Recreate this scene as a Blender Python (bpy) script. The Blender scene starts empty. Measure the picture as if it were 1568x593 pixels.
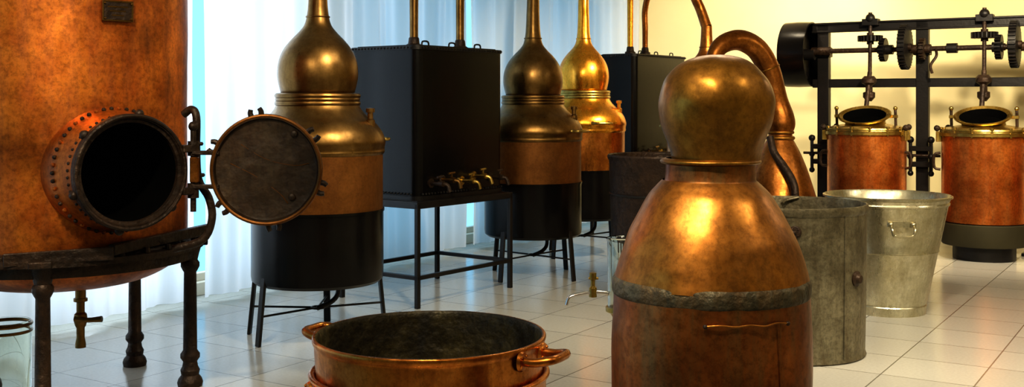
import bpy, math, random
from mathutils import Vector, Matrix, noise
random.seed(3)
scene=bpy.context.scene
scene.view_settings.view_transform='Standard'
try: scene.view_settings.look='Medium High Contrast'
except Exception: pass
ANG=math.radians(-32.4)          # room axis
U=Vector((0.536,0.844,0)); V=Vector((0.844,-0.536,0)); K=Vector((1.73,14.4,0))
def rm(t,s,z=0): return K+V*t+U*s+Vector((0,0,z))

# ---------------------------------------------------------------- materials
def nt(name):
    m=bpy.data.materials.new(name); m.use_nodes=True
    t=m.node_tree; return m,t,t.nodes['Principled BSDF']
def plain(name,col,rough=.5,metal=0,bump=0,bscale=30,var=.25,vscale=4,spec=.5):
    m,t,b=nt(name); N=t.nodes; L=t.links
    tc=N.new('ShaderNodeTexCoord'); n=N.new('ShaderNodeTexNoise'); n.inputs['Scale'].default_value=vscale; n.inputs['Detail'].default_value=6
    L.new(tc.outputs['Object'],n.inputs['Vector'])
    r=N.new('ShaderNodeValToRGB'); r.color_ramp.elements[0].position=.3; r.color_ramp.elements[1].position=.7
    r.color_ramp.elements[0].color=(*[c*(1-var) for c in col],1); r.color_ramp.elements[1].color=(*[min(1,c*(1+var)) for c in col],1)
    L.new(n.outputs['Fac'],r.inputs['Fac']); L.new(r.outputs['Color'],b.inputs['Base Color'])
    b.inputs['Roughness'].default_value=rough; b.inputs['Metallic'].default_value=metal; b.inputs['Specular IOR Level'].default_value=spec
    if bump:
        n2=N.new('ShaderNodeTexNoise'); n2.inputs['Scale'].default_value=bscale; n2.inputs['Detail'].default_value=4
        L.new(tc.outputs['Object'],n2.inputs['Vector'])
        bp=N.new('ShaderNodeBump'); bp.inputs['Strength'].default_value=bump; bp.inputs['Distance'].default_value=.01
        L.new(n2.outputs['Fac'],bp.inputs['Height']); L.new(bp.outputs['Normal'],b.inputs['Normal'])
    return m
def metal(name,c1,c2,c3,rough=.35,scale=3,streak=.5,bump=.15,metallic=1,bscale=9,grime=.5):
    m,t,b=nt(name); N=t.nodes; L=t.links
    tc=N.new('ShaderNodeTexCoord')
    def nz(scale,det,rg,vec=None):
        n=N.new('ShaderNodeTexNoise'); n.inputs['Scale'].default_value=scale; n.inputs['Detail'].default_value=det; n.inputs['Roughness'].default_value=rg
        L.new(vec or tc.outputs['Object'],n.inputs['Vector']); return n
    def ramp(src,p0,p1,a,c):
        r=N.new('ShaderNodeValToRGB'); r.color_ramp.elements[0].position=p0; r.color_ramp.elements[1].position=p1
        r.color_ramp.elements[0].color=(*a,1); r.color_ramp.elements[1].color=(*c,1); L.new(src,r.inputs['Fac']); return r
    n=nz(scale,9,.7); r=ramp(n.outputs['Fac'],.36,.64,c1,c2)
    mp=N.new('ShaderNodeMapping'); mp.inputs['Scale'].default_value=(7,7,1.1); L.new(tc.outputs['Object'],mp.inputs['Vector'])
    n2=nz(1.5,9,.75,mp.outputs['Vector']); r2=ramp(n2.outputs['Fac'],.45,.66,(0,0,0),(streak,)*3)
    mx=N.new('ShaderNodeMixRGB'); mx.inputs['Color2'].default_value=(*c3,1)
    L.new(r.outputs['Color'],mx.inputs['Color1']); L.new(r2.outputs['Color'],mx.inputs['Fac'])
    n4=nz(45,6,.8); g=1-grime*.7; r4=ramp(n4.outputs['Fac'],.38,.55,(g,g,g),(1,1,1))
    m2=N.new('ShaderNodeMixRGB'); m2.blend_type='MULTIPLY'; m2.inputs['Fac'].default_value=1
    L.new(mx.outputs['Color'],m2.inputs['Color1']); L.new(r4.outputs['Color'],m2.inputs['Color2'])
    n5=nz(2.0,6,.65); g=1-grime*.95; r5=ramp(n5.outputs['Fac'],.40,.58,(g,g*.95,g*.85),(1,1,1))
    m3=N.new('ShaderNodeMixRGB'); m3.blend_type='MULTIPLY'; m3.inputs['Fac'].default_value=1
    L.new(m2.outputs['Color'],m3.inputs['Color1']); L.new(r5.outputs['Color'],m3.inputs['Color2'])
    L.new(m3.outputs['Color'],b.inputs['Base Color']); b.inputs['Metallic'].default_value=metallic
    mr=N.new('ShaderNodeMapRange'); mr.inputs['From Min'].default_value=.3; mr.inputs['From Max'].default_value=.7
    mr.inputs['To Min'].default_value=max(.05,rough-.08); mr.inputs['To Max'].default_value=rough+.14
    L.new(n2.outputs['Fac'],mr.inputs['Value']); L.new(mr.outputs['Result'],b.inputs['Roughness'])
    n3=nz(bscale,3,.5)
    bp=N.new('ShaderNodeBump'); bp.inputs['Strength'].default_value=bump; bp.inputs['Distance'].default_value=.02
    L.new(n3.outputs['Fac'],bp.inputs['Height']); L.new(bp.outputs['Normal'],b.inputs['Normal'])
    return m
cop_red=metal('copper_red_mottled',(.52,.12,.014),(.76,.235,.033),(.33,.10,.028),.38,6,.8,.12,.75,6,.6)
cop_drum=metal('copper_drum',(.56,.125,.02),(.76,.23,.045),(.34,.14,.045),.30,5,.7,.12,.85,6,.5)
cop_warm=metal('copper_warm',(.62,.21,.038),(.78,.31,.07),(.38,.12,.03),.28,4,.6,.15,1,9,.45)
cop_old=metal('copper_dull_pipe',(.38,.13,.025),(.50,.19,.04),(.24,.085,.022),.32,5,.6,.3,.95,9,.5)
cop_gold=metal('copper_bright',(.95,.40,.04),(1.0,.48,.07),(.78,.28,.025),.25,4,.5,.08,1,9,.25)
bronze=metal('copper_bronzed',(.190,.108,.036),(.265,.155,.052),(.13,.07,.023),.32,4,.5,.05,1,9,.25)
bronze_lo=metal('copper_bronzed_matte',(.20,.078,.017),(.27,.11,.026),(.15,.056,.012),.42,5,.5,.1,.8,9,.35)
cop_ball=metal('copper_olive',(.30,.135,.020),(.42,.20,.033),(.20,.088,.017),.35,5,.7,.25,.88,7,.45)
cop_body=metal('copper_old_body',(.36,.13,.020),(.49,.20,.036),(.23,.10,.025),.36,4,.7,.3,.86,6,.5)
cop_low=metal('copper_old_low',(.28,.078,.016),(.38,.125,.028),(.20,.125,.05),.38,5,.85,.4,.85,7,.55)
solder=metal('solder_band',(.06,.05,.028),(.13,.11,.068),(.12,.065,.02),.55,16,.9,.6,.5,36,.5)
brass=metal('brass_aged',(.46,.31,.08),(.64,.46,.14),(.26,.17,.05),.3,8,.5,.1,1,9,.35)
blackiron=plain('black_painted_iron',(.007,.006,.006),.42,0,.15,40,spec=.3)
blackgloss=plain('black_enamel',(.003,.0025,.0025),.25,.0,.10,14,.5,3,spec=.22)
rust=metal('dark_rusty_iron',(.030,.016,.010),(.065,.036,.02),(.018,.012,.008),.5,9,.6,.5,.5,30)
doorm=metal('door_dark_bronze',(.030,.013,.005),(.054,.025,.009),(.08,.05,.02),.5,6,.8,.5,.3,12,.5)
dark=plain('shade_black_interior',(.002,.002,.002),1,0,0,spec=0)  # shade inside manhole and drum mouths put into the colour as flat black
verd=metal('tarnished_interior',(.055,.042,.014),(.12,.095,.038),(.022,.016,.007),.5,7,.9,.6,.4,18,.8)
zinc=metal('galvanised_zinc',(.56,.53,.38),(.72,.69,.54),(.42,.38,.25),.28,7,.7,.12,.95,9,.25)
zincold=metal('old_zinc',(.15,.132,.085),(.25,.225,.15),(.11,.085,.045),.45,6,.9,.5,.6,14,.55)
chrome=plain('steel_tube',(.7,.7,.7),.2,1)
olive=plain('olive_plinth',(.020,.017,.006),.7,spec=.3)
def glassmat():
    m,t,b=nt('clear_glass'); b.inputs['Transmission Weight'].default_value=1; b.inputs['Roughness'].default_value=.02
    b.inputs['Base Color'].default_value=(.93,.97,.93,1); b.inputs['IOR'].default_value=1.3; return m
glass=glassmat()

# ---------------------------------------------------------------- builder
def catmull(pts,n):
    P=[Vector(p) for p in pts]; out=[]
    for i in range(len(P)-1):
        p0=P[i-1] if i>0 else P[i]*2-P[i+1]; p1=P[i]; p2=P[i+1]; p3=P[i+2] if i+2<len(P) else P[i+1]*2-P[i]
        for k in range(n):
            t=k/n
            out.append(.5*((2*p1)+(p2-p0)*t+(2*p0-5*p1+4*p2-p3)*t*t+(3*p1-p0-3*p2+p3)*t**3))
    out.append(P[-1]); return out
class B:
    def __init__(s,name): s.name=name; s.v=[]; s.f=[]; s.m=[]; s.mats=[]
    def mi(s,mat):
        if mat not in s.mats: s.mats.append(mat)
        return s.mats.index(mat)
    def add(s,vs,fs,mat,M=None):
        o=len(s.v); k=s.mi(mat)
        for v in vs:
            v=Vector(v); s.v.append(M@v if M else v)
        for f in fs: s.f.append([i+o for i in f]); s.m.append(k)
    def cut(s,test):
        keep=[i for i,f in enumerate(s.f) if not test(sum((s.v[j] for j in f),Vector())/len(f))]
        s.f=[s.f[i] for i in keep]; s.m=[s.m[i] for i in keep]
    def lathe(s,prof,mat,c=(0,0,0),M=None,seg=64,smooth=0,nz=None):
        if smooth:
            prof=[(max(0,p.x),p.y) for p in catmull([(r,z,0) for r,z in prof],smooth)]
        vs=[];fs=[];idx=[]
        for r,z in prof:
            if r<1e-5: idx.append([len(vs)]); vs.append(Vector((c[0],c[1],c[2]+z)))
            else:
                a=[]
                for i in range(seg):
                    th=2*math.pi*i/seg; p=Vector((r*math.cos(th),r*math.sin(th),z))
                    if nz:
                        d=noise.noise(p*nz[1]+Vector((nz[2],0,0)))*nz[0]+noise.noise(p*nz[1]*2.7)*nz[0]*.35
                        p.x+=math.cos(th)*d; p.y+=math.sin(th)*d; p.z+=d*.4
                    a.append(len(vs)); vs.append(p+Vector(c))
                idx.append(a)
        for a,b in zip(idx,idx[1:]):
            if len(a)==1 and len(b)==1: continue
            for i in range(seg):
                j=(i+1)%seg
                if len(a)==1: fs.append([a[0],b[j],b[i]][::-1])
                elif len(b)==1: fs.append([a[i],a[j],b[0]])
                else: fs.append([a[i],a[j],b[j],b[i]])
        s.add(vs,fs,mat,M)
    def torus(s,R,r,mat,c=(0,0,0),M=None,seg=48,n=10):
        prof=[(R+r*math.cos(2*math.pi*k/n),r*math.sin(2*math.pi*k/n)) for k in range(n+1)]
        s.lathe(prof,mat,c,M,seg)
    def sweep(s,pts,rad,mat,seg=12,sm=5,caps=True,M=None,closed=False):
        if not hasattr(rad,'__len__'): rad=[rad]*len(pts)
        if sm>1:
            q=catmull(pts,sm); rr=[p.x for p in catmull([(r,0,0) for r in rad],sm)]
        else: q=[Vector(p) for p in pts]; rr=list(rad)
        vs=[];fs=[]; T=(q[1]-q[0]).normalized(); a=Vector((0,0,1)) if abs(T.z)<.9 else Vector((1,0,0))
        nrm=T.cross(a).normalized()
        for i,p in enumerate(q):
            t=(q[min(i+1,len(q)-1)]-q[max(i-1,0)]).normalized()
            nrm=(nrm-t*nrm.dot(t)).normalized(); bn=t.cross(nrm)
            for k in range(seg):
                th=2*math.pi*k/seg; vs.append(p+(nrm*math.cos(th)+bn*math.sin(th))*rr[i])
        for i in range(len(q)-1):
            for k in range(seg):
                j=(k+1)%seg; fs.append([i*seg+k,i*seg+j,(i+1)*seg+j,(i+1)*seg+k])
        if caps:
            fs.append(list(range(seg))[::-1]); fs.append([(len(q)-1)*seg+k for k in range(seg)])
        s.add(vs,fs,mat,M)
    def box(s,size,c,mat,M=None,ch=.004,rz=0):
        x,y,z=[d/2 for d in size]; k=min(ch,x*.4,y*.4,z*.4)
        out=[(-x+k,-y),(x-k,-y),(x,-y+k),(x,y-k),(x-k,y),(-x+k,y),(-x,y-k),(-x,-y+k)]
        ins=[(-x+k,-y+k),(x-k,-y+k),(x-k,-y+k),(x-k,y-k),(x-k,y-k),(-x+k,y-k),(-x+k,y-k),(-x+k,-y+k)]
        vs=[(a,b,-z) for a,b in ins]+[(a,b,-z+k) for a,b in out]+[(a,b,z-k) for a,b in out]+[(a,b,z) for a,b in ins]
        fs=[[0,7,6,5,4,3,2,1],[24+i for i in range(8)]]
        for L in range(3):
            for i in range(8):
                j=(i+1)%8; fs.append([L*8+i,L*8+j,L*8+8+j,L*8+8+i])
        R=Matrix.Translation(c)@Matrix.Rotation(rz,4,'Z')
        s.add(vs,fs,mat,(M@R) if M else R)
    def prism(s,outl,z0,z1,mat,M=None,cap=True,inset=0):
        n=len(outl); vs=[(a,b,z0) for a,b in outl]+[(a,b,z1) for a,b in outl]
        fs=[[i,(i+1)%n,n+(i+1)%n,n+i] for i in range(n)]
        if cap: fs+= [list(range(n))[::-1],[n+i for i in range(n)]]
        s.add(vs,fs,mat,M)
    def ball(s,r,c,mat,M=None,seg=12,n=8,sz=1):
        s.lathe([(r*math.sin(math.pi*k/n),-r*sz*math.cos(math.pi*k/n)) for k in range(n+1)],mat,c,M,seg)
    def rod(s,a,b,r,mat,seg=12,M=None): s.sweep([a,b],r,mat,seg,1,True,M)
    def bar(s,a,b,w,d,mat,up=(0,0,1)):
        a=Vector(a);b=Vector(b); t=(b-a); L=t.length; t.normalize(); x=t.cross(Vector(up))
        if x.length<.01: x=t.cross(Vector((1,0,0)))
        x.normalize(); y=t.cross(x)
        R=Matrix((x,y,t)).transposed().to_4x4(); R.translation=(a+b)/2
        s.box((w,d,L),(0,0,0),mat,R)
    def finish(s,loc=(0,0,0),rz=0,angle=35):
        me=bpy.data.meshes.new(s.name); me.from_pydata([tuple(v) for v in s.v],[],s.f)
        for m in s.mats: me.materials.append(m)
        me.polygons.foreach_set('material_index',s.m); me.polygons.foreach_set('use_smooth',[True]*len(s.f))
        me.update()
        import bmesh
        bm=bmesh.new(); bm.from_mesh(me); bmesh.ops.recalc_face_normals(bm,faces=bm.faces); bm.to_mesh(me); bm.free()
        me.set_sharp_from_angle(angle=math.radians(angle))
        o=bpy.data.objects.new(s.name,me); scene.collection.objects.link(o); o.location=loc; o.rotation_euler=(0,0,rz); return o
def dirM(pos,d):   # local z axis along d
    q=Vector(d).to_track_quat('Z','Y'); return Matrix.Translation(pos)@q.to_matrix().to_4x4()
def pol(r,deg,z=0): a=math.radians(deg); return Vector((r*math.cos(a),r*math.sin(a),z))

# ---------------------------------------------------------------- room
def tilemat():
    m,t,b=nt('floor_tiles'); N=t.nodes;L=t.links
    tc=N.new('ShaderNodeTexCoord'); br=N.new('ShaderNodeTexBrick'); L.new(tc.outputs['Object'],br.inputs['Vector'])
    br.offset=0; br.inputs['Scale'].default_value=1; br.inputs['Brick Width'].default_value=.48; br.inputs['Row Height'].default_value=.48
    br.inputs['Mortar Size'].default_value=.0045; br.inputs['Mortar Smooth'].default_value=.3
    br.inputs['Color1'].default_value=(.46,.455,.42,1); br.inputs['Color2'].default_value=(.52,.515,.475,1); br.inputs['Mortar'].default_value=(.16,.15,.13,1)
    n=N.new('ShaderNodeTexNoise'); n.inputs['Scale'].default_value=60; n.inputs['Detail'].default_value=4; L.new(tc.outputs['Object'],n.inputs['Vector'])
    mx=N.new('ShaderNodeMixRGB'); mx.blend_type='MULTIPLY'; mx.inputs['Fac'].default_value=.25
    L.new(br.outputs['Color'],mx.inputs['Color1']); L.new(n.outputs['Fac'],mx.inputs['Color2']); L.new(mx.outputs['Color'],b.inputs['Base Color'])
    b.inputs['Roughness'].default_value=.17
    bp=N.new('ShaderNodeBump'); bp.inputs['Strength'].default_value=.3; bp.inputs['Distance'].default_value=.003; bp.invert=True
    L.new(br.outputs['Fac'],bp.inputs['Height']); L.new(bp.outputs['Normal'],b.inputs['Normal'])
    return m
cream=plain('cream_plaster',(.78,.685,.39),.8,0,.05,60,.03,2)
white=plain('white_paint',(.66,.60,.48),.8,0,0,30,.02)
Lr=18; Wr=10
def slab(name,t0,t1,s0,s1,z0,z1,mat):
    b=B(name); b.box((t1-t0,s1-s0,z1-z0),(0,0,0),mat); return b.finish(rm((t0+t1)/2,(s0+s1)/2,(z0+z1)/2),ANG)
slab('floor',-.5,Wr,-Lr,.3,-.1,0,tilemat())
slab('ceiling',-.5,Wr,-Lr,.3,3.4,3.5,white)
slab('wall_back',-.5,Wr,.0,.2,0,3.4,cream)
slab('wall_right',Wr-.2,Wr,-Lr,0,0,3.4,cream)
slab('wall_front',-.5,Wr-.2,-Lr,-Lr+.2,0,3.4,cream)
wl=B('wall_left')
for i in range(6):
    s0=-i*3.0
    wl.box((.2,.25,3.2),(-.4,s0-.13 if i==0 else s0,1.7),white)
wl.box((.2,Lr,.1),(-.4,-Lr/2,.05),white); wl.box((.2,Lr,.3),(-.4,-Lr/2,3.25),white)
wl.finish(K,ANG)
for i in range(5):
    w=B('window_%d'%(i+1)); s0=-i*3.0-.13; s1=s0-2.74
    for yy in (s0-.03,(s0+s1)/2,s1+.03): w.box((.06,.06,3.0),(-.4,yy,1.6),white)
    for zz in (.13,3.07): w.box((.06,2.7,.06),(-.4,(s0+s1)/2,zz),white)
    w.finish(K,ANG)
def curtmat():
    m,t,b=nt('sheer_white_curtain'); N=t.nodes;L=t.links
    out=N['Material Output']; d=N.new('ShaderNodeBsdfDiffuse'); d.inputs['Color'].default_value=(.80,.78,.72,1)
    tr=N.new('ShaderNodeBsdfTranslucent'); tr.inputs['Color'].default_value=(.75,.75,.76,1)
    mx=N.new('ShaderNodeMixShader'); mx.inputs['Fac'].default_value=.5
    L.new(d.outputs[0],mx.inputs[1]); L.new(tr.outputs[0],mx.inputs[2]); L.new(mx.outputs[0],out.inputs['Surface']); N.remove(b); return m
cm=curtmat()
def curtain(s0,s1,ph):
    b=B('curtain'); n=int((s0-s1)/.02); vs=[];fs=[]
    zs=[.05,.4,1,1.8,2.6,3.3]
    for i in range(n+1):
        s=s0-(s0-s1)*i/n
        for z in zs:
            k=.6+.4*z/3.3
            x=.05*math.sin(s*2*math.pi/.42+ph+1.3*math.sin(s*1.7))*k+.015*math.sin(s*2*math.pi/.15+z*.5)+.04*noise.noise(Vector((s*1.5,z*.5,ph)))
            vs.append((x,s+.012*math.sin(s*9+z),z))
    m=len(zs)
    for i in range(n):
        for k in range(m-1): fs.append([i*m+k,(i+1)*m+k,(i+1)*m+k+1,i*m+k+1])
    b.add(vs,fs,cm); b.box((.03,s0-s1,.03),(0,(s0+s1)/2,3.32),chrome)
    for k in range(int((s0-s1)/.5)): b.rod((0,s0-.25-k*.5,3.32),(0,s0-.25-k*.5,3.4),.008,chrome,6)
    return b.finish(K,ANG,60)
curtain(-.05,-4.01,0); curtain(-4.10,-7.50,2); curtain(-7.59,-13,4)
slab('baseboard_back',0,Wr-.2,-.02,0,0,.1,white)

# ---------------------------------------------------------------- pot stills
def still(loc,m_up,m_band,legs,target,scale=(1,1,1),zt=2.85,m_neck=None,handle=20,lean=0):
    b=B('pot_still'); m_neck=m_neck or m_up; loc=Vector(loc)
    b.lathe([(0,.36),(.30,.345),(.39,.35),(.414,.37),(.418,.40),(.418,.80),(.424,.80),(.424,.815),(.41,.815)],blackgloss,seg=72)
    b.lathe([(.414,.80),(.414,1.165)],m_band,seg=72)
    b.lathe([(.414,1.16),(.421,1.168),(.426,1.18),(.424,1.20),(.431,1.245),(.41,1.305),(.367,1.36),(.318,1.40),(.278,1.445),(.258,1.485)],m_up,seg=72,smooth=4,nz=(.003,5,1))
    for z,r in ((1.487,.018),(1.512,.014),(1.535,.018)): b.torus(.255,r,m_up if m_up is bronze else brass,(0,0,z),seg=64)
    b.lathe([(.228,1.535),(.243,1.59),(.256,1.66),(.25,1.745),(.222,1.82),(.175,1.885),(.122,1.94),(.085,1.99),(.068,2.06),(.060,2.15),(.056,2.25)],m_up,seg=64,smooth=4)
    b.torus(.072,.006,m_up,(0,0,2.04),seg=32)
    t=Vector(target)-loc; t=Vector((t.x/scale[0],t.y/scale[1],t.z/scale[2]))
    p=[(0,0,2.24),(t.x*lean,t.y*lean*.3,2.42),(t.x*(.03+lean*2),t.y*.04,zt-.2),(t.x*(.16+lean),t.y*.16,zt-.04),(t.x*.4,t.y*.4,zt+.02),(t.x*.68,t.y*.68,zt+.02),(t.x*.90,t.y*.90,zt-.04),(t.x,t.y,zt-.22),(t.x,t.y,zt-.45),(t.x,t.y,t.z+.12),(t.x,t.y,t.z)]
    b.sweep(p,[.056,.053,.051,.048,.045,.042,.038,.036,.035,.033,.036],m_neck,16,6)
    b.lathe([(.034,0),(.062,0),(.062,.02),(.045,.03),(.04,.07),(.034,.08)],rust,(t.x,t.y,t.z+.002),seg=24)
    for a in (handle,handle+180):
        c=pol(.43,a,1.25); tn=pol(1,a+90)
        o=pol(.06,a)
        b.sweep([c-tn*.085+pol(-.03,a),c-tn*.08+o,c+tn*.08+o,c+tn*.085+pol(-.03,a)],.011,brass,8,4)
        for q in (-1,1): b.ball(.022,tuple(c+tn*.085*q+pol(-.015,a)),brass,sz=.8)
    c=pol(.36,-15,1.38); b.lathe([(.03,-.04),(.03,.0),(.018,.01),(.018,.05),(.028,.05),(.028,.075),(0,.08)],m_up,tuple(c),seg=16)
    for a in legs:
        b.bar(tuple(pol(.405,a,.44)),tuple(pol(.45,a,.0)),.045,.02,blackiron)
    rg=[pol(.435,a,.18) for a in legs]
    for i in range(len(rg)):
        b.rod(tuple(rg[i]),tuple(pol(.03,legs[i],.18)),.007,blackiron,8)
    b.torus(.04,.008,blackiron,(0,0,.18),seg=20,n=6)
    b.sweep([(.12,.05,.355),(.12,.05,.26),(.08,.02,.21),(0,-.03,.18)],.016,blackiron,10,4)
    o=b.finish(loc); o.scale=scale; return o
P_A1=(-.76,8.47,1.915); P_A2=(-.42,8.84,1.915)
P_C1=(1.33,12.3,2.03); P_C2=(1.51,12.4,2.03)
still((-1.243,7.0,0),bronze,bronze_lo,[-133,25,92,175],P_A1,handle=40)
still((.18,9.4,0),bronze,bronze_lo,[-128,-42,48,138],P_A2,handle=150)
still((.70,10.7,0),cop_gold,cop_warm,[-135,-38,45,135],P_C1,(.97,.97,1.035),zt=2.95,handle=-70)
still((1.94,10.9,0),cop_old,cop_warm,[-135,-45,45,135],P_C2,(.95,.95,1),zt=2.77,handle=-30,lean=.12)

# ---------------------------------------------------------------- condenser boxes on stands
def rrect(x0,y0,x1,y1,r,n=5):
    out=[]
    for cx,cy,a0 in ((x1-r,y0+r,-90),(x1-r,y1-r,0),(x0+r,y1-r,90),(x0+r,y0+r,180)):
        for k in range(n+1):
            a=math.radians(a0+90*k/n); out.append((cx+r*math.cos(a),cy+r*math.sin(a)))
    return out
def condenser(N,a,bb,z0,z1,e=.035):
    rz=math.atan2(.8,.6); b=B('condenser_tank')
    o=rrect(0,0,a,bb,.07)
    b.prism(o,z0,z1-.03,blackgloss); b.prism(rrect(-.010,-.010,a+.010,bb+.010,.08),z1-.035,z1-.008,blackiron)
    b.prism(rrect(.03,.03,a-.03,bb-.03,.06),z1-.008,z1,blackiron)
    b.prism(rrect(-.012,-.012,a+.012,bb+.012,.08),z0,z0+.03,blackiron)
    n=int(a/.035)
    for i in range(n): b.ball(.009,(.05+i*(a-.1)/(n-1),-.012,z0+.045),blackiron,seg=8,n=4); b.ball(.008,(.05+i*(a-.1)/(n-1),-.012,z1-.022),blackiron,seg=8,n=4)
    n=int(bb/.035)
    for i in range(n): b.ball(.009,(-.012,.05+i*(bb-.1)/(n-1),z0+.045),blackiron,seg=8,n=4); b.ball(.008,(-.012,.05+i*(bb-.1)/(n-1),z1-.022),blackiron,seg=8,n=4)
    for x in (.2,.5,.8):
        b.sweep([(a*x-.04,bb*.15,z1-.005),(a*x-.03,bb*.15,z1+.03),(a*x+.03,bb*.15,z1+.03),(a*x+.04,bb*.15,z1-.005)],.007,blackiron,6,3)
    for x,m,h in ((.14,rust,.0),(.26,bronze,.02),(.48,brass,.0),(.62,brass,.03),(.82,rust,.01)):
        X=a*x; z=z0+.12+h
        b.lathe([(0,0),(.035,0),(.035,.012),(.016,.014),(.016,.09),(.022,.09),(.022,.13),(0,.13)],m,M=dirM((X,0,z),(0,-1,0)),seg=14)
        b.sweep([(X,-.11,z),(X+.02,-.15,z-.01),(X+.03,-.165,z-.06)],[.015,.014,.016],m,10,4)
        b.rod((X,-.10,z),(X,-.10,z+.05),.008,m,8); b.rod((X-.035,-.10,z+.05),(X+.035,-.10,z+.055),.009,m,8)
    t=.035
    for x in (-e,a+e):
        for y in (-e,bb+e):
            b.box((t,t,z0-.02),(x,y,(z0-.02)/2),blackiron)
    for zz,h in ((z0-.03,.05),(.22,.03)):
        for y in (-e,bb+e): b.box((a+2*e+t,t*.9,h),(a/2,y,zz),blackiron)
        for x in (-e,a+e): b.box((t*.9,bb+2*e+t,h),(x,bb/2,zz),blackiron)
    b.box((a+e,bb+e,.01),(a/2,bb/2,z0-.006),blackiron)
    return b.finish(N,rz,30)
condenser((-.69,7.95,0),1.04,.70,.775,1.916)
condenser((1.35,12.0,0),1.2,.5,.80,2.03)

# ---------------------------------------------------------------- large copper vessel with manhole
def vessel():
    C=Vector((-2.305,5.6,0)); b=B('copper_boiler_vessel')
    d=pol(1,-47); pc=pol(.84,-47,1.176); M=dirM(pc,d); Mi=M.inverted()
    b.lathe([(0,.555),(.2,.56),(.38,.585),(.50,.63),(.575,.69),(.612,.76),(.617,.80)],cop_red,seg=160,smooth=4,nz=(.006,2.5,2))
    b.lathe([(.617,.80+k*.03) for k in range(61)],cop_red,seg=160,nz=(.006,2.5,2))
    b.lathe([(.617,2.6),(.60,2.75),(.50,2.87),(.3,2.94),(.12,2.97),(.12,3.1),(0,3.1)],cop_red,seg=160,smooth=4)
    def hole(p):
        q=Mi@p; return q.z>-.6 and math.hypot(q.x,q.y)<.235
    b.cut(hole)
    b.lathe([(.60,.745),(.70,.745),(.70,.775),(.66,.78),(.64,.80),(.60,.80)],rust,seg=96)
    b.lathe([(.62,.69),(.655,.69),(.655,.745),(.62,.745)],rust,seg=96)
    for i in range(32):
        b.lathe([(0,.03),(.013,.028),(.016,0)],rust,tuple(pol(.675,i*11.25,.775)),seg=8)
    legs=(-75,15,75,148,218)
    for a in legs:
        p0=pol(.63,a)
        b.lathe([(0,0),(.062,0),(.066,.02),(.06,.04),(.045,.06),(.05,.085),(.04,.105),(.036,.13),(.05,.15),(.05,.17),(.036,.19),(.032,.60),(.038,.61),(.048,.63),(.048,.65),(.038,.665),(.046,.70),(.06,.745)],rust,tuple(p0),seg=24)
        b.box((.12,.10,.03),tuple(pol(.66,a,.76)),rust,rz=math.radians(a))
    b.lathe([(.242,-.36),(.242,-.03),(.268,-.03),(.268,.0),(.245,.004),(.240,-.01),(.228,-.012),(.226,-.03)],rust,M=M,seg=72)
    b.torus(.258,.010,rust,(0,0,.004),M=M,seg=72,n=8)
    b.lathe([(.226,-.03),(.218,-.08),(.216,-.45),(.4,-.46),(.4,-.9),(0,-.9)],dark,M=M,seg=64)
    b.lathe([(.305,-.40),(.298,-.26),(.288,-.19),(.268,-.13),(.252,-.08),(.243,-.05)],cop_red,M=M,seg=72,smooth=3)
    for k in range(50):
        a=2*math.pi*k/50
        b.ball(.0105,(.290*math.cos(a),.290*math.sin(a),-.185),rust if k%3 else cop_red,M=M,seg=8,n=5)
        b.ball(.008,(.256*math.cos(a+.07),.256*math.sin(a+.07),-.095),rust,M=M,seg=8,n=5)
    side=Vector((.731,.682,0)); hp=pc+side*.30
    for k in range(6):
        a=math.radians(20+60*k)
        if abs(math.cos(a))>.98: continue
        q=M@Vector((.27*math.cos(a),.27*math.sin(a),-.03)); b.ball(.022,tuple(q),rust,sz=1)
    for z in (-.10,.10):
        b.bar(tuple(pc+side*.24+Vector((0,0,z))),tuple(hp+side*.01+Vector((0,0,z))),.05,.035,rust)
        b.lathe([(0,-.035),(.026,-.035),(.026,.035),(0,.035)],rust,tuple(hp+Vector((0,0,z))),seg=16)
    b.rod(tuple(hp+Vector((0,0,-.2))),tuple(hp+Vector((0,0,.2))),.014,rust)
    b.ball(.024,tuple(hp+Vector((0,0,.205))),rust)
    b.box((.04,.03,.12),tuple(hp+Vector((.012,-.02,0))),cop_old)
    e=hp+Vector((.03,.05,0))
    b.sweep([e+Vector((-.10,.03,.26)),e+Vector((-.06,.02,.285)),e+Vector((-.03,0,.25)),e+Vector((-.03,0,.1)),e+Vector((-.02,0,-.05)),e+Vector((.03,0,-.14)),e+Vector((.045,0,-.24)),e+Vector((.0,0,-.34)),e+Vector((-.14,0,-.385))],.019,rust,12,5)
    b.torus(.024,.01,rust,tuple(e+Vector((-.03,0,.12))),seg=16,n=6); b.torus(.024,.01,rust,tuple(e+Vector((-.022,0,-.03))),seg=16,n=6)
    b.bar(tuple(pol(.70,-50,.81)),tuple(pol(.74,5,.84)),.04,.05,rust)
    b.bar(tuple(pol(.70,-88,.785)),tuple(pol(.73,-50,.80)),.03,.06,rust)
    dc=hp+Vector((.350,-.005,0)); D=dirM(dc,(0.03,-1,0))
    b.lathe([(0,-.035),(.15,-.03),(.235,-.015),(.262,-.012),(.262,.022),(.245,.024),(.238,.008),(.225,.004),(.12,.012),(0,.016)],doorm,M=D,seg=80,nz=(.002,9,0))
    b.torus(.255,.010,bronze_lo,(0,0,.018),M=D,seg=72,n=8)
    for k in range(6):
        a=math.radians(37+k*60+(4 if k%2 else 0)); 
        ca,sa=math.cos(a),math.sin(a); tx,ty=-sa,ca
        for q in (-1,1):
            b.sweep([(.25*ca+tx*.022*q,.25*sa+ty*.022*q,0),(.275*ca+tx*.026*q,.275*sa+ty*.026*q,0),(.293*ca+tx*.02*q,.293*sa+ty*.02*q,0)],[.014,.013,.011],rust,8,3,M=D)
    for z in (-.08,.08):
        b.bar(tuple(hp+Vector((0,-.01,z))),tuple(hp+Vector((.13,-.01,z))),.04,.02,rust)
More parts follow.
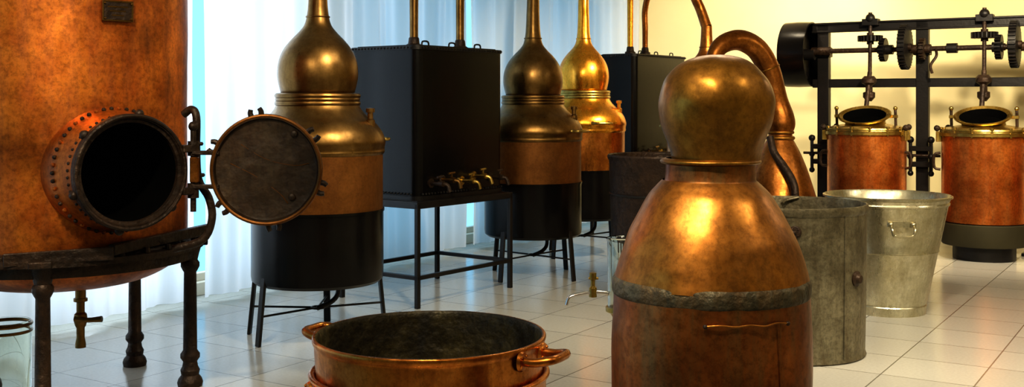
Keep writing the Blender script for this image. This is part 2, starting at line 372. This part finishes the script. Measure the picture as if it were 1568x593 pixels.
    for (x,z) in ((.13,.17),(.12,-.13)): b.ball(.018,(x,z,.01),doorm,M=D,sz=.5)
    b.sweep([(-.17,.03,.008),(-.05,-.03,.012),(.06,-.11,.010),(.1,-.16,.008)],.0025,bronze_lo,6,4,M=D)
    b.sweep([(-.12,.12,.008),(0,.05,.013),(.13,.02,.010),(.2,.03,.008)],.002,bronze_lo,6,4,M=D)
    ax=Vector((math.sin(math.radians(45)),math.cos(math.radians(45)),0)); n=pol(1,-45); R=Matrix((ax,Vector((0,0,1)),n)).transposed().to_4x4(); R.translation=pol(.628,-45,1.925)
    b.box((.15,.095,.012),(0,0,0),rust,R); b.box((.15,.008,.018),(0,.045,0),bronze,R); b.box((.15,.008,.018),(0,-.045,0),bronze,R)
    b.box((.008,.095,.018),(.072,0,0),bronze,R); b.box((.008,.095,.018),(-.072,0,0),bronze,R)
    for k in range(3): b.box((.10-.02*k,.007,.015),(0,.02-.02*k,0),bronze,R)
    for q in (-1,1):
        for w in (-1,1): b.ball(.006,(.064*q,.036*w,.008),bronze,M=R,seg=8,n=4)
    tx,ty=.115,-.05
    b.lathe([(.026,.56),(.026,.50),(.034,.50),(.034,.485),(.02,.48),(.02,.43),(.03,.42),(.034,.39),(.026,.36),(.02,.35),(.02,.30),(.026,.27),(.026,.25),(0,.25)],bronze,(tx,ty,0),seg=20)
    b.sweep([(tx-.02,ty-.02,.40),(tx+.05,ty-.03,.395),(tx+.12,ty-.03,.40)],[.016,.012,.016],bronze,8,4)
    b.finish(C)
vessel()

# ---------------------------------------------------------------- foreground alembic
def alembic():
    b=B('alembic_still'); nzb=(.007,5,3)
    b.lathe([(0,0),(.25,.0),(.262,.02),(.27,.2),(.275,.5),(.275,.70),(.274,.82),(.272,.90),(.270,.975)],cop_low,seg=128,smooth=8,nz=(.005,4,5))
    b.lathe([(.2695,.965),(.2722,.972),(.2730,.988),(.2712,1.005),(.2655,1.014)],solder,seg=160,smooth=3,nz=(.003,12,8))
    b.lathe([(.2685,1.0),(.259,1.035),(.250,1.065),(.230,1.125),(.203,1.182),(.172,1.236),(.148,1.263),(.130,1.280)],cop_body,seg=128,smooth=8,nz=nzb)
    b.lathe([(.130,1.276),(.126,1.285),(.124,1.325)],cop_low,seg=96,smooth=2,nz=(.003,8,1))
    b.lathe([(.122,1.324),(.137,1.328),(.140,1.333),(.137,1.338),(.124,1.342)],cop_ball,seg=96,smooth=2,nz=(.003,6,1))
    b.lathe([(.124,1.336),(.126,1.355),(.133,1.38),(.145,1.418),(.155,1.455),(.160,1.49),(.158,1.518),(.149,1.547),(.134,1.573),(.11,1.598),(.075,1.617),(.035,1.627),(0,1.629)],cop_ball,(.016,0,0),seg=128,smooth=6,nz=(.007,8,7))
    pts=[pol(.277+.003*math.sin(k*2.1),-103+k*8,.928+(.002 if k%2 else -.002)) for k in range(7)]
    b.sweep(pts,.0028,cop_body,8,4)
    for q in (0,-1): b.ball(.006,tuple(pts[q]),rust,seg=10)
    b.sweep([pol(.275,-60,.05),pol(.278,-60,.4),pol(.275,-60,.93)],.002,cop_low,6,4)
    b.finish((.5535,3.05,0),0,50)
alembic()

# ---------------------------------------------------------------- copper cauldron with nested pan
def loop_handle(b,R,a,z,mat,w=.10,out=.10,r=.016,drop=0):
    n=pol(1,a); t=pol(1,a+90); c=pol(R,a,z)
    b.sweep([c-t*w+n*-.012,c-t*w*.98+n*out*.45,c-t*w*.7+n*out*.95+Vector((0,0,drop)),c+n*out*1.02+Vector((0,0,drop)),c+t*w*.7+n*out*.95+Vector((0,0,drop)),c+t*w*.98+n*out*.45,c+t*w+n*-.012],r,mat,12,5)
    for q in (-1,1):
        M=dirM(c+t*w*q+n*-.004,n); b.lathe([(0,.012),(.03,.01),(.036,0)],mat,M=M,seg=16)
        for k in range(4): b.ball(.006,(.024*math.cos(k*1.57+.7),.024*math.sin(k*1.57+.7),.01),mat,M=M,seg=8,n=4)
b=B('copper_cauldron')
b.lathe([(.398,.50),(.405,.57),(.408,.64),(.412,.652),(.416,.664),(.413,.674),(.404,.675)],cop_warm,seg=120,smooth=3,nz=(.003,9,0))
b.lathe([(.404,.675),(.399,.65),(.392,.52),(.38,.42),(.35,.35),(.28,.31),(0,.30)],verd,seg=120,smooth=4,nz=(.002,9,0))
for a in (-27,153): loop_handle(b,.408,a,.632,cop_warm,.08,.105,.015,.01)
b.lathe([(.415,.53),(.424,.532),(.428,.540),(.422,.548),(.410,.548),(.398,.53)],cop_warm,seg=120,smooth=3)
b.lathe([(0,0),(.36,0),(.40,.04),(.412,.2),(.415,.53)],cop_warm,seg=120,smooth=3)
for a in (-150,): loop_handle(b,.42,a,.50,cop_warm,.085,.12,.015)
b.finish((-.293,3.9,0))

# ---------------------------------------------------------------- barrel, bucket, tub
b=B('zinc_barrel')
b.lathe([(0,.0),(.42,0),(.430,.01),(.423,.03),(.423,.05),(.428,.3),(.432,.84),(.440,.85),(.443,.87),(.438,.892),(.428,.892),(.422,.87),(.42,.05),(0,.04)],zincold,seg=96,nz=(.003,4,0))
for a in (-48,132):
    M=dirM(pol(.430,a,.48),pol(1,a)); b.lathe([(.045,-.005),(.045,.006),(.03,.014),(.022,.03),(0,.034)],rust,M=M,seg=20)
for a in (-110,70):
    M=dirM(pol(.432,a,.82),pol(1,a)); b.lathe([(.02,-.005),(.018,.01),(0,.014)],rust,M=M,seg=12)
    loop_handle(b,.435,a,.76,rust,.06,.03,.009)
b.sweep([pol(.430,-62,.03),pol(.433,-62,.4),pol(.435,-62,.84)],.004,zincold,6,3)
b.sweep([pol(.42,70,.885),pol(.40,80,.868),pol(.36,84,.86),pol(.33,86,.85)],.01,zincold,8,4)
b.finish((1.69,6.6,0))
b=B('galvanised_bucket')
b.lathe([(0,.03),(.245,.03),(.25,0),(.262,0),(.268,.06),(.262,.07),(.27,.075),(.345,.44),(.351,.445),(.349,.455),(.412,.765),(.420,.768),(.424,.78),(.418,.79),(.428,.812),(.442,.818),(.443,.83),(.432,.836),(.424,.825),(.40,.74),(.262,.06),(0,.05)],zinc,seg=96)
for a in (-95,85):
    c=pol(.395,a,.66); n=pol(1,a); t=pol(1,a+90)
    b.box((.012,.19,.045),tuple(c-n*.006),zinc,rz=math.radians(a))
    b.sweep([c-t*.075+n*.01,c-t*.075+n*.05-Vector((0,0,.03)),c-t*.055+n*.055-Vector((0,0,.075)),c+t*.055+n*.055-Vector((0,0,.075)),c+t*.075+n*.05-Vector((0,0,.03)),c+t*.075+n*.01],.010,zinc,10,4)
    for q in (-1,1):
        b.ball(.02,tuple(c+t*.075*q+n*.012),zinc,seg=10)
b.finish((2.685,7.83,0))
b=B('black_cooling_tub')
b.lathe([(0,.46),(.40,.46),(.415,.47),(.432,1.05),(.442,1.065),(.446,1.085),(.438,1.098),(.425,1.09),(.405,.50),(0,.49)],rust,seg=80)
b.torus(.425,.01,blackiron,(0,0,.80),seg=72,n=6)
for a in (45,135,225,315):
    b.bar(tuple(pol(.37,a,.46)),tuple(pol(.40,a,0)),.04,.03,blackiron)
b.torus(.385,.012,blackiron,(0,0,.18),seg=48,n=6)
b.finish((1.17,8.3,0))

# ---------------------------------------------------------------- retort still with thick swan neck
b=B('swan_neck_still')
b.lathe([(0,0),(.32,0),(.34,.02),(.35,.12),(.35,.44),(.335,.58),(.285,.72),(.225,.92),(.165,1.07),(.115,1.17),(.10,1.20)],cop_old,seg=80,smooth=4,nz=(.004,4,2))
b.torus(.10,.016,cop_ball,(0,0,1.205),seg=40); b.torus(.096,.014,cop_ball,(0,0,1.25),seg=40)
b.lathe([(.096,1.20),(.094,1.25)],cop_old,seg=40)
L0=Vector((2.16,8.8,0))
P=[(2.16,8.8,1.25),(2.165,8.8,1.31),(2.158,8.8,1.38),(2.125,8.8,1.52),(2.07,8.79,1.74),(1.98,8.77,1.90),(1.87,8.74,1.975),(1.76,8.70,1.985),(1.645,8.66,1.93),(1.575,8.62,1.80),(1.53,8.58,1.6),(1.49,8.52,1.35),(1.46,8.47,1.1),(1.45,8.45,.8)]
b.sweep([Vector(p)-L0 for p in P],[.092,.112,.108,.090,.088,.088,.086,.08,.070,.056,.046,.043,.04,.038],cop_old,28,6)
q=Vector((2.06,8.79,1.76))-L0; b.torus(.090,.007,cop_ball,M=dirM(q,Vector((-.4,0,1))),seg=32,n=8)
b.sweep([(-.12,-.16,1.22),(-.10,-.2,1.1),(-.03,-.26,.98),(.02,-.34,.86),(.03,-.37,.7)],[.028,.03,.032,.03,.03],rust,12,5)
b.finish(L0)

# ---------------------------------------------------------------- glass vessels
b=B('glass_receiver')
b.lathe([(.062,.55),(.064,.86),(.070,.873),(.066,.878),(.058,.86),(.056,.56),(0,.555),(0,.545),(.06,.545)],glass,seg=48)
b.lathe([(0,0),(.09,0),(.09,.02),(.03,.04),(.022,.10),(.022,.48),(.05,.53),(.072,.54),(.072,.56),(0,.56)],brass,seg=32)
b.sweep([(-.05,0,.62),(-.12,0,.625),(-.18,-.005,.62),(-.235,-.01,.605),(-.25,-.01,.57)],.010,chrome,12,5)
b.lathe([(.018,-.02),(.018,.02),(.01,.03),(.01,.055),(.016,.06),(.016,.09),(0,.092)],brass,(-.13,0,.625),seg=16)
b.rod((-.15,0,.69),(-.105,0,.69),.006,brass)
b.finish((.50,5.0,0))
b=B('glass_jar')
b.lathe([(0,0),(.11,0),(.122,.02),(.124,.36),(.118,.385),(.112,.385),(.116,.36),(.114,.03),(0,.015)],glass,seg=48)
b.torus(.121,.009,bronze,(0,0,.37),seg=48,n=8); b.torus(.121,.008,bronze,(0,0,.335),seg=48,n=8); b.torus(.124,.006,bronze,(0,0,.03),seg=48,n=8)
b.finish((-2.57,5.55,0))

# ---------------------------------------------------------------- line-shaft machine with drums (local x along V, local y along U)
def machine():
    O=Vector((4.19,11.15,0)); b=B('belt_driven_mixing_machine')
    X=[-1.01,0,1.03,2.04]
    for x in X:
        b.box((.12,.09,2.32),(x,0,1.16),blackiron); b.box((.2,.2,.03),(x,0,.015),blackiron)
        b.box((.16,.12,.10),(x,-.02,2.02),blackiron); b.lathe([(0,-.10),(.045,-.10),(.045,.10),(0,.10)],rust,M=dirM((x,-.10,2.03),(1,0,0)),seg=20)
    b.box((3.25,.09,.095),(.5,0,2.28),blackiron); b.box((3.25,.08,.09),(.5,0,1.69),blackiron)
    b.box((3.25,.02,.02),(.5,-.055,2.325),blackiron); b.box((3.25,.02,.02),(.5,-.055,2.24),blackiron)
    ys=-.10; zs=2.03
    b.rod((-1.35,ys,zs),(2.1,ys,zs),.026,rust,14)
    def gear(c,d,r,w,teeth,mat=blackiron,cone=0):
        M=dirM(c,d)
        b.lathe([(0,-w/2),(r,-w/2),(r*(1-cone),w/2),(0,w/2)],mat,M=M,seg=48)
        for k in range(teeth):
            a=2*math.pi*k/teeth; R=M@Matrix.Rotation(a,4,'Z')@Matrix.Translation((r*(1-cone/2)+.008,0,0))
            b.box((.024,.014,w*.95),(0,0,0),mat,R,.001)
        b.lathe([(0,-w/2-.03),(.035,-w/2-.03),(.035,w/2+.03),(0,w/2+.03)],rust,M=M,seg=16)
    M=dirM((-1.24,ys,zs-.03),(1,0,0))
    b.lathe([(.345,-.14),(.35,0),(.345,.14),(.325,.14),(.325,-.14),(.345,-.14)],blackgloss,M=M,seg=72)
    b.lathe([(0,-.16),(.06,-.16),(.06,.16),(0,.16)],blackiron,M=M,seg=24)
    for k in range(6):
        a=k*math.pi/3+.2
        b.sweep([(.05*math.cos(a),.05*math.sin(a),0),(.33*math.cos(a),.33*math.sin(a),0)],[.03,.022],blackiron,8,1,M=M)
    b.lathe([(.33,-.02),(.06,-.02),(.06,.02),(.33,.02)],blackiron,M=M,seg=48)
    dx=[-.50,.60,1.62]
    for x in dx:
        b.rod((x,ys,2.42),(x,ys-.02,1.74),.02,rust,12); b.rod((x,ys-.02,1.8),(x,ys-.16,1.44),.024,rust,12)
        b.box((.16,.12,.07),(x,ys+.03,2.32),blackiron); b.ball(.05,(x,ys,2.36),blackiron,seg=14)
        gear((x,ys,2.15),(0,0,-1),.125,.06,20,blackiron,.3)
        gear((x+.13,ys,zs),(-1,0,0),.12,.06,20,blackiron,.3)
        b.lathe([(0,1.76),(.05,1.76),(.075,1.73),(.075,1.69),(.035,1.66),(.035,1.60),(.06,1.59),(.06,1.54),(.025,1.50)],rust,(x,ys-.05,0),seg=20)
    for x in (-.14,.88): gear((x,ys-.06,zs+.02),(1,0,0),.21,.07,34)
    for x in (-.14,.88): gear((x+.16,ys-.01,zs),(1,0,0),.09,.05,18,rust)
    for x in (-.32,.3,.72): b.lathe([(0,-.05),(.05,-.05),(.05,.05),(0,.05)],blackiron,M=dirM((x,ys,zs),(1,0,0)),seg=20)
    for x in (.15,1.15): b.sweep([(x,-.12,2.02),(x+.02,-.2,1.95),(x-.03,-.22,1.86),(x-.02,-.2,1.78)],.014,rust,8,4)
    for x in (-1.01,0,1.03):
        b.box((.20,.12,.05),(x,-.06,1.02),blackiron); b.box((.20,.12,.05),(x,-.06,.86),blackiron)
        for q in (-.10,.10):
            b.rod((x+q,-.10,.78),(x+q,-.10,1.10),.018,blackiron,8); b.ball(.036,(x+q,-.10,1.11),blackiron,seg=12); b.ball(.032,(x+q,-.10,.94),blackiron,seg=12); b.ball(.03,(x+q,-.10,.77),blackiron,seg=12)
        b.rod((x-.19,-.10,.95),(x+.19,-.10,.95),.014,rust,8)
    b.finish(O,ANG)
    def drum(p):
        b=B('copper_mixing_drum')
        b.lathe([(0,.35),(.36,.35),(.378,.36),(.38,.40),(.38,1.17)],cop_drum,seg=80,nz=(.003,4,1))
        b.lathe([(.38,1.165),(.402,1.17),(.402,1.20),(.385,1.205),(.382,1.215),(.395,1.22),(.39,1.235),(.33,1.25),(.24,1.27),(.17,1.28)],brass,seg=80)
        for k in range(14):
            a=k*360/14+6; b.lathe([(.012,-.04),(.012,.03),(.018,.03),(.018,.05),(0,.052)],brass,tuple(pol(.385,a,1.20)),seg=10)
        for a in (-165,-15,30,150):
            b.box((.05,.04,.10),tuple(pol(.405,a,1.16)),brass,rz=math.radians(a)); b.ball(.03,tuple(pol(.42,a,1.24)),rust,seg=10)
        M=Matrix.Translation((0,-.03,1.25))@Matrix.Rotation(math.radians(24),4,'X')@Matrix.Diagonal((1.08,.9,1,1))
        b.lathe([(.20,-.08),(.185,0),(.18,.05),(.19,.08),(.222,.105),(.238,.115),(.24,.13),(.226,.135),(.195,.118)],brass,M=M,seg=56)
        b.lathe([(.195,.118),(.178,.09),(.16,.05),(0,.045)],dark,M=M,seg=40)
        for q in (-1,1):
            b.rod((.29*q,-.02,1.26),(.29*q,-.04,1.42),.014,rust,8); b.ball(.022,(.29*q,-.04,1.43),brass,seg=10)
            b.bar((.2*q,-.03,1.35),(.31*q,-.03,1.35),.04,.03,brass)
            b.sweep([(.385*q,-.05,1.0),(.44*q,-.06,.98),(.44*q,-.06,.86),(.385*q,-.05,.84)],.013,rust,8,3)
        b.lathe([(0,.14),(.375,.14),(.38,.15),(.38,.34),(.37,.35),(0,.35)],olive,seg=64)
        b.lathe([(0,0),(.28,0),(.28,.14),(0,.14)],blackiron,seg=48)
        b.finish(p,ANG)
    drum((3.57,11.01,0)); drum((4.50,10.42,0)); drum((5.49,9.79,0))
machine()

# ---------------------------------------------------------------- lights
def spot(p,target,power,col=(1,.83,.57),size=60,rad=.10):
    p=Vector(p); d=(Vector(target)-p).normalized()
    b=B('ceiling_spotlight'); M=dirM((0,0,0),d)
    b.lathe([(0,-.14),(.085,-.14),(.10,-.12),(.11,0),(.105,0),(.09,-.10),(0,-.10)],blackiron,M=M,seg=24)
    b.rod(tuple(-d*.1),(0,0,3.4-p.z),.01,blackiron)
    o=b.finish(p)
    l=bpy.data.lights.new('spot_lamp','SPOT'); l.energy=power; l.color=col; l.spot_size=math.radians(size); l.spot_blend=.8; l.shadow_soft_size=rad
    lo=bpy.data.objects.new('lamp',l); scene.collection.objects.link(lo); lo.parent=o
    lo.location=d*.12; lo.rotation_euler=d.to_track_quat('-Z','Y').to_euler()
spot((-.2,1.6,3.2),(.5,3.1,1.2),230)
spot((1.6,4.6,3.2),(2.2,7.2,.3),380,size=80)
spot((-1.6,3.0,3.2),(-2.3,5.6,1.2),370)
spot((.2,5.0,3.2),(-.4,7.8,.8),300,size=75)
spot((-.6,2.4,3.2),(-.3,3.9,.4),150)
spot((2.4,8.6,3.2),(.9,10.9,1.4),400)
spot((3.6,8.0,3.2),(4.2,11.6,1.3),600,size=95)
spot((5.2,7.4,3.2),(5.2,11.4,1.3),520,size=95)
spot((2.6,11.2,3.2),(3.2,13.6,1.9),310,size=110)
spot((3.2,4.6,3.2),(3.6,7.0,0),410,size=90)
def panel(t,s,power,col,sx,sy):  # added, unseen: housed area lamps under the ceiling for warm fill light
    b=B('added_fill_panel'); b.box((sx+.06,sy+.06,.04),(0,0,0),white); o=b.finish(rm(t,s,3.375),ANG)
    l=bpy.data.lights.new('added_fill_lamp','AREA'); l.shape='RECTANGLE'; l.size=sx; l.size_y=sy; l.energy=power; l.color=col
    lo=bpy.data.objects.new('lamp',l); scene.collection.objects.link(lo); lo.parent=o; lo.location=(0,0,-.03)
for t,s in ((4,-7.5),(4.5,-12),(7.5,-5),(7.5,-10)):
    panel(t,s,29,(1,.88,.68),1.2,.6)
# daylight outside the windows
l=bpy.data.lights.new('daylight','AREA'); l.shape='RECTANGLE'; l.size=17; l.size_y=3.4; l.energy=740; l.color=(.82,.91,1)
lo=bpy.data.objects.new('daylight',l); scene.collection.objects.link(lo)
lo.location=rm(-1.3,-8.6,1.75); lo.rotation_euler=(V).to_track_quat('-Z','Z').to_euler()
w=bpy.data.worlds.new('w'); scene.world=w; w.use_nodes=True; w.node_tree.nodes['Background'].inputs['Color'].default_value=(.25,.65,1,1); w.node_tree.nodes['Background'].inputs['Strength'].default_value=1.5

# ---------------------------------------------------------------- camera
c=bpy.data.cameras.new('camera'); c.sensor_width=36; c.lens=2050/1920*36; c.shift_y=-173/1920
co=bpy.data.objects.new('camera',c); scene.collection.objects.link(co); co.location=(0,0,1.5); co.rotation_euler=(math.pi/2,0,0)
scene.camera=co
